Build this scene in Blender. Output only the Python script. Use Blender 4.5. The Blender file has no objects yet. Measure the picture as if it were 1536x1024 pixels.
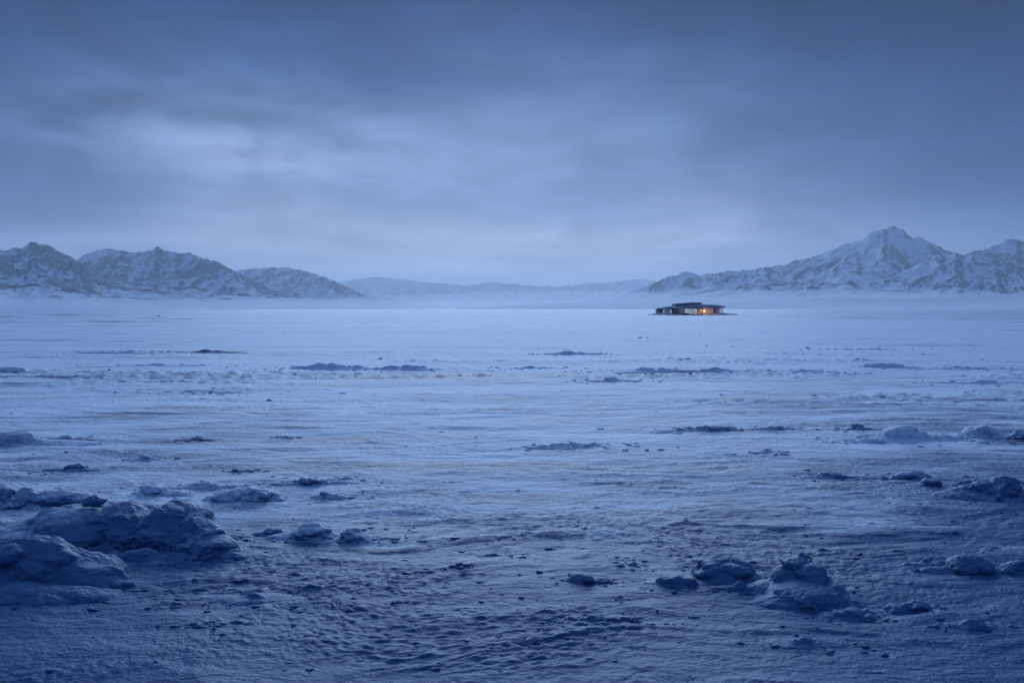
import bpy, math, random
import numpy as np
from mathutils import Vector

C = bpy.context.scene.collection
R = math.radians
F = 1195.0            # focal length in photograph pixels (28 mm lens)
HC = 3.0              # camera height
PITCH = math.atan(50.0 / F)

# ------------------------------------------------------------------ camera
cam = bpy.data.cameras.new("camera")
cam.sensor_width = 36.0
cam.lens = 36.0 * F / 1536.0
cam.clip_start = 0.1
cam.clip_end = 80000.0
camo = bpy.data.objects.new("camera", cam)
camo.location = (0, 0, HC)
camo.rotation_euler = (math.pi / 2 - PITCH, 0, 0)
C.objects.link(camo)
bpy.context.scene.camera = camo


def ray(px, py):
    X = (px - 768.0) / F
    Y = (512.0 - py) / F
    c, s = math.cos(PITCH), math.sin(PITCH)
    return X, c + Y * s, -s + Y * c


def on_ground(px, py):
    x, y, z = ray(px, py)
    t = HC / -z
    return x * t, y * t


def at_depth(px, py, D):
    x, y, z = ray(px, py)
    t = D / y
    return x * t, D, HC + z * t


# ------------------------------------------------------------------ noise
def _h2(ix, iy, seed):
    h = (ix.astype(np.int64) * 374761393 + iy.astype(np.int64) * 668265263 + seed * 2246822519) & 0xFFFFFFFF
    h = ((h ^ (h >> 13)) * 1274126177) & 0xFFFFFFFF
    h = ((h ^ (h >> 16)) * 2654435761) & 0xFFFFFFFF
    return h ^ (h >> 15)


def _fade(t):
    return t * t * t * (t * (t * 6 - 15) + 10)


_ANG = np.linspace(0, 2 * np.pi, 256, endpoint=False)
_GX, _GY = np.cos(_ANG), np.sin(_ANG)


def perlin(x, y, seed=0):
    xi, yi = np.floor(x), np.floor(y)
    fx, fy = x - xi, y - yi
    xi = xi.astype(np.int64)
    yi = yi.astype(np.int64)
    u, v = _fade(fx), _fade(fy)

    def g(dx, dy):
        k = _h2(xi + dx, yi + dy, seed) & 255
        return _GX[k] * (fx - dx) + _GY[k] * (fy - dy)
    a = g(0, 0) + u * (g(1, 0) - g(0, 0))
    b = g(0, 1) + u * (g(1, 1) - g(0, 1))
    return (a + v * (b - a)) * 1.5


def fbm(x, y, octv=4, seed=0, gain=0.5):
    s = 0
    a = 1.0
    for o in range(octv):
        s = s + a * perlin(x * 2 ** o + 17.3 * o, y * 2 ** o - 9.1 * o, seed + o)
        a *= gain
    return s


def ridged(x, y, octv=4, seed=0, gain=0.5):
    s = 0
    a = 1.0
    n = 0
    for o in range(octv):
        s = s + a * (1 - np.abs(perlin(x * 2 ** o + 7.7 * o, y * 2 ** o + 3.3 * o, seed + o)) * 1.6)
        n += a
        a *= gain
    return s / n


_rs = np.random.RandomState(5)
_G3 = _rs.normal(size=(256, 3))
_G3 /= np.linalg.norm(_G3, axis=1)[:, None]


def perlin3(p, seed=0):
    pi = np.floor(p)
    f = p - pi
    pi = pi.astype(np.int64)
    w = _fade(f)
    out = 0
    for dx in (0, 1):
        for dy in (0, 1):
            for dz in (0, 1):
                k = _h2(pi[:, 0] + dx + 131 * (pi[:, 2] + dz), pi[:, 1] + dy, seed + 77) & 255
                g = _G3[k]
                d = (g[:, 0] * (f[:, 0] - dx) + g[:, 1] * (f[:, 1] - dy) + g[:, 2] * (f[:, 2] - dz))
                ww = (w[:, 0] if dx else 1 - w[:, 0]) * (w[:, 1] if dy else 1 - w[:, 1]) * (w[:, 2] if dz else 1 - w[:, 2])
                out = out + d * ww
    return out * 1.5


def smooth01(a, b, x):
    t = np.clip((x - a) / (b - a), 0, 1)
    return t * t * (3 - 2 * t)


# ------------------------------------------------------------------ mesh helpers
def mesh_np(name, verts, quads, mat=None, smooth=True, parent=None):
    me = bpy.data.meshes.new(name)
    n = len(verts)
    me.vertices.add(n)
    me.vertices.foreach_set("co", np.ascontiguousarray(verts, dtype=np.float32).ravel())
    k = quads.shape[1]
    me.loops.add(quads.size)
    me.loops.foreach_set("vertex_index", np.ascontiguousarray(quads, dtype=np.int32).ravel())
    me.polygons.add(len(quads))
    me.polygons.foreach_set("loop_start", np.arange(0, quads.size, k, dtype=np.int32))
    me.polygons.foreach_set("loop_total", np.full(len(quads), k, dtype=np.int32))
    me.polygons.foreach_set("use_smooth", np.full(len(quads), smooth, dtype=bool))
    me.update(calc_edges=True)
    if mat:
        me.materials.append(mat)
    ob = bpy.data.objects.new(name, me)
    C.objects.link(ob)
    if parent:
        ob.parent = parent
    return ob


def tag(o, label=None, cat=None, group=None, kind=None):
    if label:
        o["label"] = label
    if cat:
        o["category"] = cat
    if group:
        o["group"] = group
    if kind:
        o["kind"] = kind
    return o


def grid_quads(nr, nc):
    i = np.arange(nr - 1)[:, None] * nc + np.arange(nc - 1)[None, :]
    return np.stack([i, i + 1, i + nc + 1, i + nc], -1).reshape(-1, 4)


# ------------------------------------------------------------------ node helpers
class NT:
    def __init__(self, tree):
        self.t = tree
        self.n = tree.nodes
        self.l = tree.links

    def new(self, typ, **kw):
        nd = self.n.new(typ)
        for k, v in kw.items():
            if k.startswith("i_"):
                self.put(nd.inputs[k[2:].replace("_", " ")], v)
            else:
                setattr(nd, k, v)
        return nd

    def put(self, sock, v):
        if isinstance(v, bpy.types.NodeSocket):
            self.l.new(v, sock)
        else:
            sock.default_value = v

    def math(self, op, a, b=None, c=None, clamp=False):
        nd = self.n.new("ShaderNodeMath")
        nd.operation = op
        nd.use_clamp = clamp
        self.put(nd.inputs[0], a)
        if b is not None:
            self.put(nd.inputs[1], b)
        if c is not None:
            self.put(nd.inputs[2], c)
        return nd.outputs[0]

    def vmul(self, v, s):
        nd = self.n.new("ShaderNodeVectorMath")
        nd.operation = 'MULTIPLY'
        self.put(nd.inputs[0], v)
        self.put(nd.inputs[1], s)
        return nd.outputs[0]

    def noise(self, vec, scale, detail=4, rough=0.5, dist=0.0, typ=None):
        nd = self.n.new("ShaderNodeTexNoise")
        if typ:
            nd.noise_type = typ
        self.put(nd.inputs["Vector"], vec)
        nd.inputs["Scale"].default_value = scale
        nd.inputs["Detail"].default_value = detail
        nd.inputs["Roughness"].default_value = rough
        nd.inputs["Distortion"].default_value = dist
        return nd.outputs[0]

    def map(self, v, a, b, c=0.0, d=1.0, smooth=True):
        nd = self.n.new("ShaderNodeMapRange")
        nd.interpolation_type = 'SMOOTHSTEP' if smooth else 'LINEAR'
        self.put(nd.inputs[0], v)
        for i, q in enumerate((a, b, c, d)):
            nd.inputs[i + 1].default_value = q
        return nd.outputs[0]

    def mix(self, f, a, b, blend='MIX'):
        nd = self.n.new("ShaderNodeMix")
        nd.data_type = 'RGBA'
        nd.blend_type = blend
        self.put(nd.inputs[0], f)
        self.put(nd.inputs[6], a if isinstance(a, bpy.types.NodeSocket) else (*a, 1))
        self.put(nd.inputs[7], b if isinstance(b, bpy.types.NodeSocket) else (*b, 1))
        return nd.outputs[2]

    def ramp(self, f, stops):
        nd = self.n.new("ShaderNodeValToRGB")
        self.put(nd.inputs[0], f)
        e = nd.color_ramp.elements
        while len(e) < len(stops):
            e.new(0.5)
        for el, (p, c) in zip(e, stops):
            el.position = p
            el.color = (*c, 1)
        return nd.outputs[0]


def material(name):
    m = bpy.data.materials.new(name)
    m.use_nodes = True
    m.node_tree.nodes.clear()
    nt = NT(m.node_tree)
    out = nt.new("ShaderNodeOutputMaterial")
    b = nt.new("ShaderNodeBsdfPrincipled")
    nt.l.new(b.outputs[0], out.inputs[0])
    return m, nt, b, out


def S(r, g, b):
    f = lambda c: (c / 255 / 12.92) if c <= 10 else ((c / 255 + 0.055) / 1.055) ** 2.4
    return f(r), f(g), f(b)


# ------------------------------------------------------------------ world: dusk sky under a cloud deck
SUN_AZ = math.atan((750 - 768) / F)      # bright part of the sky, a little left of centre
SUN_EL = R(14)
w = bpy.data.worlds.new("World")
bpy.context.scene.world = w
w.use_nodes = True
w.node_tree.nodes.clear()
nt = NT(w.node_tree)
wout = nt.new("ShaderNodeOutputWorld")
bg = nt.new("ShaderNodeBackground")
nt.l.new(bg.outputs[0], wout.inputs[0])
sky = nt.new("ShaderNodeTexSky", sky_type='NISHITA')
sky.sun_disc = False
sky.sun_elevation = SUN_EL
sky.sun_rotation = SUN_AZ
sky.air_density = 1.0
sky.dust_density = 2.0
tc = nt.new("ShaderNodeTexCoord")
sep = nt.new("ShaderNodeSeparateXYZ")
nt.l.new(tc.outputs["Generated"], sep.inputs[0])
X, Y, Z = sep.outputs
el = nt.math('MULTIPLY', nt.math('ARCSINE', Z), 180 / math.pi)                 # degrees
az = nt.math('MULTIPLY', nt.math('ARCTAN2', X, Y), 180 / math.pi)
# cloud lookups: azimuth / elevation, stretched along the horizon
comb = nt.new("ShaderNodeCombineXYZ")
nt.put(comb.inputs[0], nt.math('MULTIPLY', X, 1.0))
nt.put(comb.inputs[1], nt.math('MULTIPLY', Y, 1.0))
nt.put(comb.inputs[2], nt.math('MULTIPLY', nt.math('POWER', nt.math('MAXIMUM', Z, 0.0), 0.8), 2.6))
cv = comb.outputs[0]
n_big = nt.noise(cv, 3.1, 3, 0.5, 0.3)
n_mid = nt.noise(cv, 7.0, 5, 0.52, 0.4)
comb2 = nt.new("ShaderNodeCombineXYZ")
nt.put(comb2.inputs[0], X)
nt.put(comb2.inputs[1], Y)
nt.put(comb2.inputs[2], nt.math('MULTIPLY', nt.math('POWER', nt.math('MAXIMUM', Z, 0.0), 0.8), 9.0))
n_str = nt.noise(comb2.outputs[0], 3.4, 4, 0.5, 0.5)
elw = nt.math('ADD', el, nt.math('MULTIPLY', nt.math('SUBTRACT', n_big, 0.5), 9.0))
elw = nt.math('ADD', elw, nt.math('MULTIPLY', nt.math('SUBTRACT', n_str, 0.5), 5.0))
t_el = nt.math('DIVIDE', elw, 90.0, clamp=True)
centre = nt.ramp(t_el, [(0.0, S(184, 188, 218)), (0.05, S(192, 198, 224)), (0.095, S(138, 162, 208)),
                        (0.145, S(104, 132, 182)), (0.19, S(46, 84, 144)), (0.25, S(0, 36, 98)), (0.30, S(24, 60, 122)),
                        (0.42, S(104, 136, 188)), (1.0, S(118, 150, 200))])
side = nt.ramp(t_el, [(0.0, S(106, 132, 184)), (0.05, S(56, 88, 146)), (0.1, S(22, 56, 116)),
                      (0.15, S(20, 52, 110)), (0.2, S(4, 34, 88)), (0.26, S(0, 10, 52)), (0.30, S(52, 78, 122)),
                      (0.42, S(92, 122, 176)), (1.0, S(118, 150, 200))])
daz = nt.math('SUBTRACT', az, -4.0)
g_az = nt.math('EXPONENT', nt.math('MULTIPLY', nt.math('POWER', nt.math('ABSOLUTE', nt.math('DIVIDE', daz, 23.0)), 2.4), -1.0))
col = nt.mix(g_az, side, centre)


def gauss(a0, e0, sa, se):
    u = nt.math('POWER', nt.math('ABSOLUTE', nt.math('DIVIDE', nt.math('SUBTRACT', az, a0), sa)), 2.0)
    v = nt.math('POWER', nt.math('ABSOLUTE', nt.math('DIVIDE', nt.math('SUBTRACT', el, e0), se)), 2.0)
    return nt.math('EXPONENT', nt.math('MULTIPLY', nt.math('ADD', u, v), -1.0))


glow = gauss(-18.0, 10.6, 11.0, 3.0)          # thin place in the cloud deck
glow = nt.math('MULTIPLY', glow, nt.map(n_mid, 0.32, 0.66, 0.25, 1.15))
col = nt.mix(nt.math('MULTIPLY', glow, 0.75), col, S(168, 184, 220))
band = gauss(-5.0, 4.2, 24.0, 1.5)
col = nt.mix(nt.math('MULTIPLY', nt.math('MULTIPLY', band, nt.map(n_str, 0.3, 0.65, 0.3, 1.0)), 0.8), col, S(204, 204, 226))
dark = gauss(-33.0, 8.5, 9.0, 3.5)
col = nt.mix(nt.math('MULTIPLY', dark, 0.5), col, S(74, 98, 152))
cl = nt.map(n_mid, 0.3, 0.7, 0.80, 1.20)
cl2 = nt.map(n_str, 0.3, 0.7, 0.88, 1.12)
n_fin = nt.noise(cv, 19.0, 5, 0.6, 0.5)
cl2 = nt.math('MULTIPLY', cl2, nt.map(n_fin, 0.3, 0.7, 0.955, 1.045))
cl = nt.math('MULTIPLY', cl, cl2)
vm = nt.new("ShaderNodeVectorMath", operation='SCALE')
nt.put(vm.inputs[0], col)
nt.put(vm.inputs["Scale"], cl)
cloud = nt.vmul(vm.outputs[0], (8.7, 9.35, 10.2))
final = nt.mix(0.992, sky.outputs[0], cloud)
nt.put(bg.inputs[0], final)
bg.inputs[1].default_value = 0.086

sun = bpy.data.lights.new("sun", 'SUN')
sun.energy = 3.3
sun.angle = R(42)
sun.color = (0.56, 0.74, 0.98)
so = bpy.data.objects.new("sun", sun)
d = Vector((math.sin(SUN_AZ) * math.cos(SUN_EL), math.cos(SUN_AZ) * math.cos(SUN_EL), math.sin(SUN_EL)))
so.rotation_euler = (-d).to_track_quat('-Z', 'Y').to_euler()
C.objects.link(so)


# ------------------------------------------------------------------ materials
def ice_snow(name, steep=0.0, ice=(0.036, 0.105, 0.26), snow=(0.74, 0.86, 0.98), lo=0.40, hi=0.68, bump=1.0):
    m, nt, b, out = material(name)
    geo = nt.new("ShaderNodeNewGeometry")
    P = geo.outputs["Position"]
    wind = nt.vmul(P, (0.38, 1.0, 1.0))
    broad = nt.noise(wind, 0.16, 4, 0.55, 0.6)
    mid = nt.noise(wind, 1.3, 6, 0.6, 0.5)
    fine = nt.noise(P, 14.0, 5, 0.65)
    f = nt.math('ADD', nt.math('MULTIPLY', broad, 0.45), nt.math('MULTIPLY', mid, 0.4))
    f = nt.math('ADD', f, nt.math('MULTIPLY', fine, 0.28))
    gx = nt.new("ShaderNodeSeparateXYZ")
    nt.l.new(P, gx.inputs[0])
    # light falloff put into the colour: darker near the viewpoint, lighter farther out
    light_falloff = nt.map(nt.math('ADD', gx.outputs[1], nt.math('MULTIPLY', nt.math('SUBTRACT', broad, 0.5), 16.0)), 5.0, 45.0, -0.10, 0.22, smooth=False)
    f = nt.math('ADD', f, light_falloff)
    near_shade = nt.map(nt.math('ADD', gx.outputs[1], nt.math('MULTIPLY', nt.math('SUBTRACT', mid, 0.5), 5.0)), 5.5, 13.0, -0.31, 0.0)  # extra painted darkening of the nearest ground
    f = nt.math('ADD', f, near_shade)
    f = nt.math('ADD', f, nt.map(gx.outputs[1], 60.0, 260.0, 0.0, 0.15, smooth=False))  # painted falloff goes on, lighter again on the far plain
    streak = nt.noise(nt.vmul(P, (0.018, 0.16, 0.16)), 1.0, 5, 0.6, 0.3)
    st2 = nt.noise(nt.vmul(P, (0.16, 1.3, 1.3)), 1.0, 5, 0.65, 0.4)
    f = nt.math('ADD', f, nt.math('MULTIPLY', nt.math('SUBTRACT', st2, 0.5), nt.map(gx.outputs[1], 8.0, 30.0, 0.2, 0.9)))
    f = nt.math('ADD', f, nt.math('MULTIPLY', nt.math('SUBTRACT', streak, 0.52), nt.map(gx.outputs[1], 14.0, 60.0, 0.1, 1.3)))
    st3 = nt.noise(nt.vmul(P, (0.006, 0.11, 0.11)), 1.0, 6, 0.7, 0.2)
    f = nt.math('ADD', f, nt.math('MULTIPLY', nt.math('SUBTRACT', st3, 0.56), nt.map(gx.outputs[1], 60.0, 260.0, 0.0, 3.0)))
    f = nt.map(f, lo, hi)
    gz = nt.new("ShaderNodeSeparateXYZ")
    nt.l.new(geo.outputs["Normal"], gz.inputs[0])
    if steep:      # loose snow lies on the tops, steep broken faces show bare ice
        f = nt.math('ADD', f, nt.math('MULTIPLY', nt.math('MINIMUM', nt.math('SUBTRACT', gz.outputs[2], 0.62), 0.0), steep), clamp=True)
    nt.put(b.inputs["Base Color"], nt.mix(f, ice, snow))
    nt.put(b.inputs["Roughness"], nt.map(f, 0, 1, 0.54, 0.70))
    b.inputs["IOR"].default_value = 1.42
    b.inputs["Specular IOR Level"].default_value = 0.28
    b.inputs["Specular Tint"].default_value = (0.62, 0.82, 1.0, 1)
    n1 = nt.noise(nt.vmul(P, (0.6, 1.0, 1.0)), 5.0, 6, 0.62, 0.3)
    n2 = nt.noise(P, 34.0, 4, 0.6, 0.2)
    vor = nt.new("ShaderNodeTexVoronoi")
    nt.put(vor.inputs["Vector"], P)
    vor.inputs["Scale"].default_value = 22.0
    bm1 = nt.new("ShaderNodeBump")
    bm1.inputs["Distance"].default_value = 0.09 * bump
    bm1.inputs["Strength"].default_value = 0.75
    nt.put(bm1.inputs["Height"], n1)
    bm2 = nt.new("ShaderNodeBump")
    bm2.inputs["Distance"].default_value = 0.013 * bump
    bm2.inputs["Strength"].default_value = 0.7
    nt.put(bm2.inputs["Height"], nt.math('ADD', n2, nt.math('MULTIPLY', vor.outputs["Distance"], 0.5)))
    nt.l.new(bm1.outputs[0], bm2.inputs["Normal"])
    nt.l.new(bm2.outputs[0], b.inputs["Normal"])
    return m


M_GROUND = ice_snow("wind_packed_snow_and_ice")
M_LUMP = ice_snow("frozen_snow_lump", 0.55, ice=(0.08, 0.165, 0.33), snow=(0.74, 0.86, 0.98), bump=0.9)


def mountain_mat():
    m, nt, b, out = material("snowy_rock")
    geo = nt.new("ShaderNodeNewGeometry")
    P = geo.outputs["Position"]
    at = nt.new("ShaderNodeAttribute", attribute_name="rock")
    n = nt.noise(P, 0.012, 6, 0.65, 0.4)
    n2 = nt.noise(nt.vmul(P, (1, 1, 2.5)), 0.05, 5, 0.7)
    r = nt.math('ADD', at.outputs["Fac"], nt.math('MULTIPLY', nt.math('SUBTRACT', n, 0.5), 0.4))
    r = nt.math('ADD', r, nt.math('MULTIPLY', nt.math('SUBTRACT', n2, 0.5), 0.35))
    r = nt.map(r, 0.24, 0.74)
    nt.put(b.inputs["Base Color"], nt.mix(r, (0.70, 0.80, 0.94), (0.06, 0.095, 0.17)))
    b.inputs["Roughness"].default_value = 0.8
    b.inputs["Specular IOR Level"].default_value = 0.15
    bm = nt.new("ShaderNodeBump")
    bm.inputs["Distance"].default_value = 14.0
    bm.inputs["Strength"].default_value = 0.6
    nt.put(bm.inputs["Height"], n2)
    nt.l.new(bm.outputs[0], b.inputs["Normal"])
    return m


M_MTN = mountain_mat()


def plain(name, col, rough=0.6, spec=0.4, metal=0.0, var=0.15, scale=2.0, emit=None, es=0.0):
    m, nt, b, out = material(name)
    geo = nt.new("ShaderNodeNewGeometry")
    n = nt.noise(geo.outputs["Position"], scale, 4, 0.6)
    c2 = tuple(c * (1 - var * 2) for c in col)
    nt.put(b.inputs["Base Color"], nt.mix(n, c2, tuple(min(1, c * (1 + var)) for c in col)))
    b.inputs["Roughness"].default_value = rough
    b.inputs["Specular IOR Level"].default_value = spec
    b.inputs["Metallic"].default_value = metal
    if emit:
        # uneven interior seen through the pane
        n3 = nt.noise(geo.outputs["Position"], 0.9, 3, 0.6)
        nt.put(b.inputs["Emission Color"], nt.mix(nt.map(n3, 0.35, 0.65), tuple(e * 0.55 for e in emit), emit))
        b.inputs["Emission Strength"].default_value = es
    return m


# ------------------------------------------------------------------ ground
def ground_h(x, y, cell):
    """height of the frozen plain; octaves finer than the local mesh spacing fade out"""
    def fade(lam):
        return np.clip((lam / cell - 1.6) / 2.0, 0, 1)
    h = 0.10 * fbm(x / 19.0, y / 8.0, 3, 11) * fade(6)
    wx = x + 0.8 * perlin(x / 3.1, y / 3.1, 31)
    wy = y + 0.35 * perlin(x / 2.3, y / 2.3, 32)
    # wind-cut ridges lying across the view
    sas = ridged(wx / 3.4, wy / 0.95, 4, 41)
    patch = smooth01(-0.25, 0.55, fbm(x / 11.0, y / 5.0, 3, 51))
    h = h + (0.03 + 0.04 * patch) * (sas - 0.55) * fade(0.9)
    # broken pressure bands
    band = smooth01(0.22, 0.55, fbm(x / 26.0 + 3.0, y / 6.5, 3, 61))
    far = smooth01(16, 34, y)
    lump = np.abs(fbm(wx / 0.9, wy / 0.6, 3, 71))
    h = h + band * (0.025 + 0.13 * far) * lump * fade(0.55)
    b2 = smooth01(0.0, 0.5, fbm(x / 15.0 + 9.0, y / 3.2, 3, 63))
    h = h + b2 * (0.022 + 0.04 * far) * np.abs(fbm(wx / 0.55, wy / 0.3, 3, 73)) * fade(0.3)
    # crust
    cr = smooth01(-0.1, 0.5, fbm(x / 3.7, y / 2.1, 3, 81))
    crust = np.abs(fbm(wx / 0.19, wy / 0.12, 2, 91))
    h = h + (0.004 + 0.016 * cr) * crust * fade(0.14)
    # shallow drifts with one steep lip
    dr = fbm(wx / 2.6 + 4, wy / 1.3, 2, 97)
    h = h + 0.017 * smooth01(-0.08, 0.12, dr) * (1 - smooth01(0.12, 0.9, dr)) * fade(0.7)
    pock = fbm(wx / 0.09, wy / 0.07, 2, 95)
    h = h + (0.002 + 0.006 * cr) * pock * fade(0.05)
    return h


def flat_near(x, y):
    return 1.0 - smooth01(300, 330, y) * (1 - smooth01(380, 420, y)) * (np.abs(x - 77) < 40)


def build_ground():
    ra = [0.4, 1.0, 1.8, 2.6, 3.4, 4.2, 4.9]
    d = 5.3
    while d < 18500:
        ra.append(d)
        step = d * d / (797.0 * 1.75 * HC)
        if d < 110:
            step = min(step, 0.26 if d < 60 else 0.45)
        elif d < 420:
            step = min(step, 2.4)
        else:
            step = min(step, d * 0.06)
        d += step
    ra.append(20300.0)
    rr = np.array(ra)
    dense = np.linspace(R(-41), R(41), 1240)
    left = np.linspace(R(-180), R(-41), 90)[:-1]
    right = np.linspace(R(41), R(180), 90)[1:]
    aa = np.concatenate([left, dense, right])
    nr, nc = len(rr), len(aa)
    A, D = np.meshgrid(aa, rr)
    x, y = np.sin(A) * D, np.maximum(np.cos(A) * D, -5500.0)
    dr = np.gradient(rr)[:, None]
    da = np.gradient(aa)[None, :]
    cell = np.maximum(dr * 0.62, da * D * 1.2) + 0 * x
    z = ground_h(x, y, cell)
    z = z * flat_near(x, y)
    v = np.stack([x, y, z], -1).reshape(-1, 3)
    q = grid_quads(nr, nc)[:, ::-1]
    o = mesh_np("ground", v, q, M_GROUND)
    tag(o, "blue frozen plain of wind packed snow and glazed ice", None, None, "structure")
    print("ground verts", len(v))
    return o


build_ground()


def gz(x, y, cell=0.05):
    return float(ground_h(np.array([x]), np.array([y]), np.array([cell]))[0])


# ------------------------------------------------------------------ mountains
def erosion_cells(px, py, dx, dy, seed):
    ix, iy = np.floor(px), np.floor(py)
    fx, fy = px - ix, py - iy
    ix = ix.astype(np.int64)
    iy = iy.astype(np.int64)
    va = 0
    gx = 0
    gy = 0
    wt = 0
    for i in range(-1, 3):
        for j in range(-1, 3):
            h = _h2(ix - i, iy - j, seed)
            hx = (h & 255) / 255.0 * 0.5 - 0.25
            hy = ((h >> 8) & 255) / 255.0 * 0.5 - 0.25
            ppx = fx + i - hx - 0.5
            ppy = fy + j - hy - 0.5
            dd = ppx * ppx + ppy * ppy
            w = np.exp(-dd * 2)
            mag = (ppx * dx + ppy * dy) * 2 * np.pi
            wt = wt + w
            va = va + np.cos(mag) * w
            s = -np.sin(mag) * w
            gx = gx + s * dx
            gy = gy + s * dy
    return va / wt, gx / wt, gy / wt


def seg_field(x, y, pts, wid, pw):
    """ridge crest polyline of (x, y, h): the height falls off to either side"""
    best = np.zeros_like(x)
    for (x0, y0, h0), (x1, y1, h1) in zip(pts[:-1], pts[1:]):
        vx, vy = x1 - x0, y1 - y0
        L2 = vx * vx + vy * vy + 1e-6
        t = np.clip(((x - x0) * vx + (y - y0) * vy) / L2, 0, 1)
        dd = np.hypot(x - x0 - t * vx, y - y0 - t * vy)
        h = h0 + (h1 - h0) * t
        u = dd / (wid * np.maximum(h, 1.0))
        best = np.maximum(best, h * np.exp(-np.power(u, pw)))
    return best


def mountain(label, crest, seed, res, spurs=9, wid=1.75, rock=0.5, apron=1.0, extra=(), cellk=0.8, amp=0.12):
    rnd = random.Random(seed)
    main = [(lambda t: (t[0], t[1], t[2]))(at_depth(px, py, D)) for px, py, D in crest]
    hmax = max(p[2] for p in main)
    lines = [(main, 1.0)]
    n = len(main) - 1
    for k in range(spurs):
        t = (k + 0.2 + 0.6 * rnd.random()) / spurs * n
        i = min(int(t), n - 1)
        f = t - i
        p = [main[i][a] * (1 - f) + main[i + 1][a] * f for a in range(3)]
        ang = R(-90 + rnd.uniform(-42, 42))
        L = p[2] * rnd.uniform(1.8, 3.0)
        pts = [tuple(p)]
        m = 5
        for s in range(1, m + 1):
            ang += R(rnd.uniform(-22, 22))
            q = pts[-1]
            hh = p[2] * (1 - s / (m + 0.6)) ** rnd.uniform(0.9, 1.25) * 0.94
            pts.append((q[0] + math.cos(ang) * L / m, q[1] + math.sin(ang) * L / m, max(hh, 6)))
        lines.append((pts, 0.8))
    for e in extra:
        lines.append(([at_depth(px, py, D) for px, py, D in e], 0.85))
    xs = [p[0] for p in main]
    ys = [p[1] for p in main]
    x0, x1 = min(xs) - 2.6 * hmax, max(xs) + 2.6 * hmax
    y0, y1 = min(ys) - 4.6 * hmax * apron, max(ys) + 2.6 * hmax
    nx, ny = int((x1 - x0) / res), int((y1 - y0) / res)
    gx = np.linspace(x0, x1, nx)
    gy = np.linspace(y0, y1, ny)
    x, y = np.meshgrid(gx, gy)
    s = hmax * 0.9
    wx = x + 0.16 * s * perlin(x / s, y / s, seed) + 0.05 * s * perlin(x / s * 3.1, y / s * 3.1, seed + 1)
    wy = y + 0.16 * s * perlin(x / s, y / s, seed + 2) + 0.05 * s * perlin(x / s * 3.1, y / s * 3.1, seed + 3)
    acc = 0
    p = 10.0
    for pts, k in lines:
        f = seg_field(wx, wy, pts, wid * (1.0 if k == 1.0 else 0.62), 1.12)
        acc = acc + (np.maximum(f, 0) / hmax) ** p
    base = hmax * acc ** (1 / p)
    ap = seg_field(wx, wy, main, wid * 1.7, 1.7) * 0.07
    base = np.maximum(base, 0) + ap * (1 - base / hmax)
    rel = base / hmax
    # gullies that follow the slope
    S0 = hmax * cellk
    h = base / S0 + 0.10 * fbm(x / S0 * 0.9, y / S0 * 0.9, 3, seed + 9) * smooth01(0.02, 0.4, rel)
    sx = (gx[1] - gx[0]) / S0
    sy = (gy[1] - gy[0]) / S0
    hy, hx = np.gradient(h, sy, sx)
    loc = seg_field(wx, wy, main, wid * 60.0, 1.0)
    crel = base / np.maximum(loc, 1.0)
    a = amp * smooth01(0.02, 0.9, rel) ** 0.7 * (1 - 0.9 * smooth01(0.62, 0.93, crel))
    a0 = amp * smooth01(0.02, 0.9, rel) ** 0.7 + 1e-4
    f = 0.85
    ex = ey = 0.0
    det = 0
    detl = 0
    for o in range(5):
        dx = (-(hy + ey)) * 1.25
        dy = (hx + ex) * 1.25
        ln = np.hypot(dx, dy) + 1e-6
        lim = 2.1 * smooth01(0.0, 0.22, ln) / ln
        dx, dy = dx * lim, dy * lim
        v, gxx, gyy = erosion_cells(x / S0 * f, y / S0 * f, dx, dy, seed + 20 + o)
        det = det + a * v
        if o < 4:
            detl = detl + a * v
        ex = ex + a * gxx * f * 2.0
        ey = ey + a * gyy * f * 2.0
        a = a * 0.46
        f = f * 1.95
    h2 = (h + det) * S0
    h2 = h2 + 0.05 * base * fbm(x / s * 5, y / s * 5, 5, seed + 50, 0.55) * smooth01(0.1, 0.6, rel)
    # knock off needles thinner than the grid can carry
    loc_m = 0
    for sx_ in (-4, -2, 0, 2, 4):
        for sy_ in (-4, 0, 4):
            loc_m = loc_m + np.roll(np.roll(h2, sx_, 1), sy_, 0)
    h2 = np.minimum(h2, loc_m / 15.0 + 0.034 * hmax)
    # bring the skyline to its surveyed height
    cx = np.array([(q[0] / q[1]) for q in main])
    ce = np.array([(q[2] - HC) / q[1] for q in main])
    az_ = x / y
    bins = np.linspace(az_.min(), az_.max(), int((az_.max() - az_.min()) * F / 7) + 2)
    bi = np.clip(np.digitize(az_.ravel(), bins) - 1, 0, len(bins) - 1)
    mx = np.full(len(bins), 1e-4)
    np.maximum.at(mx, bi, ((h2 - 1.2 - HC) / y).ravel())
    ok = (bins >= cx[0]) & (bins <= cx[-1])
    ratio = np.where(ok, np.interp(bins, cx, ce) / mx, np.nan)
    ratio = np.interp(bins, bins[ok], ratio[ok])
    ker = np.array([1, 2, 1]) / 4.0
    ratio = np.convolve(np.pad(ratio, 1, mode='edge'), ker, 'valid')
    ratio = ratio * (1 + 0.09 * (ridged(bins * 45, bins * 0 + seed, 3, seed) - 0.66))
    h2 = h2 * np.clip(np.interp(az_, bins, ratio), 0.6, 1.3)
    # sink the rim below the plain
    ex0 = np.minimum(np.minimum(x - x0, x1 - x), np.minimum(y - y0, y1 - y)) / (hmax * 0.9)
    h2 = h2 * smooth01(0, 1, ex0) - 6.0 * (1 - smooth01(0.0, 1.0, ex0)) - 1.2
    gyv, gxv = np.gradient(h2, gy[1] - gy[0], gx[1] - gx[0])
    slope = np.hypot(gxv, gyv)
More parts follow.
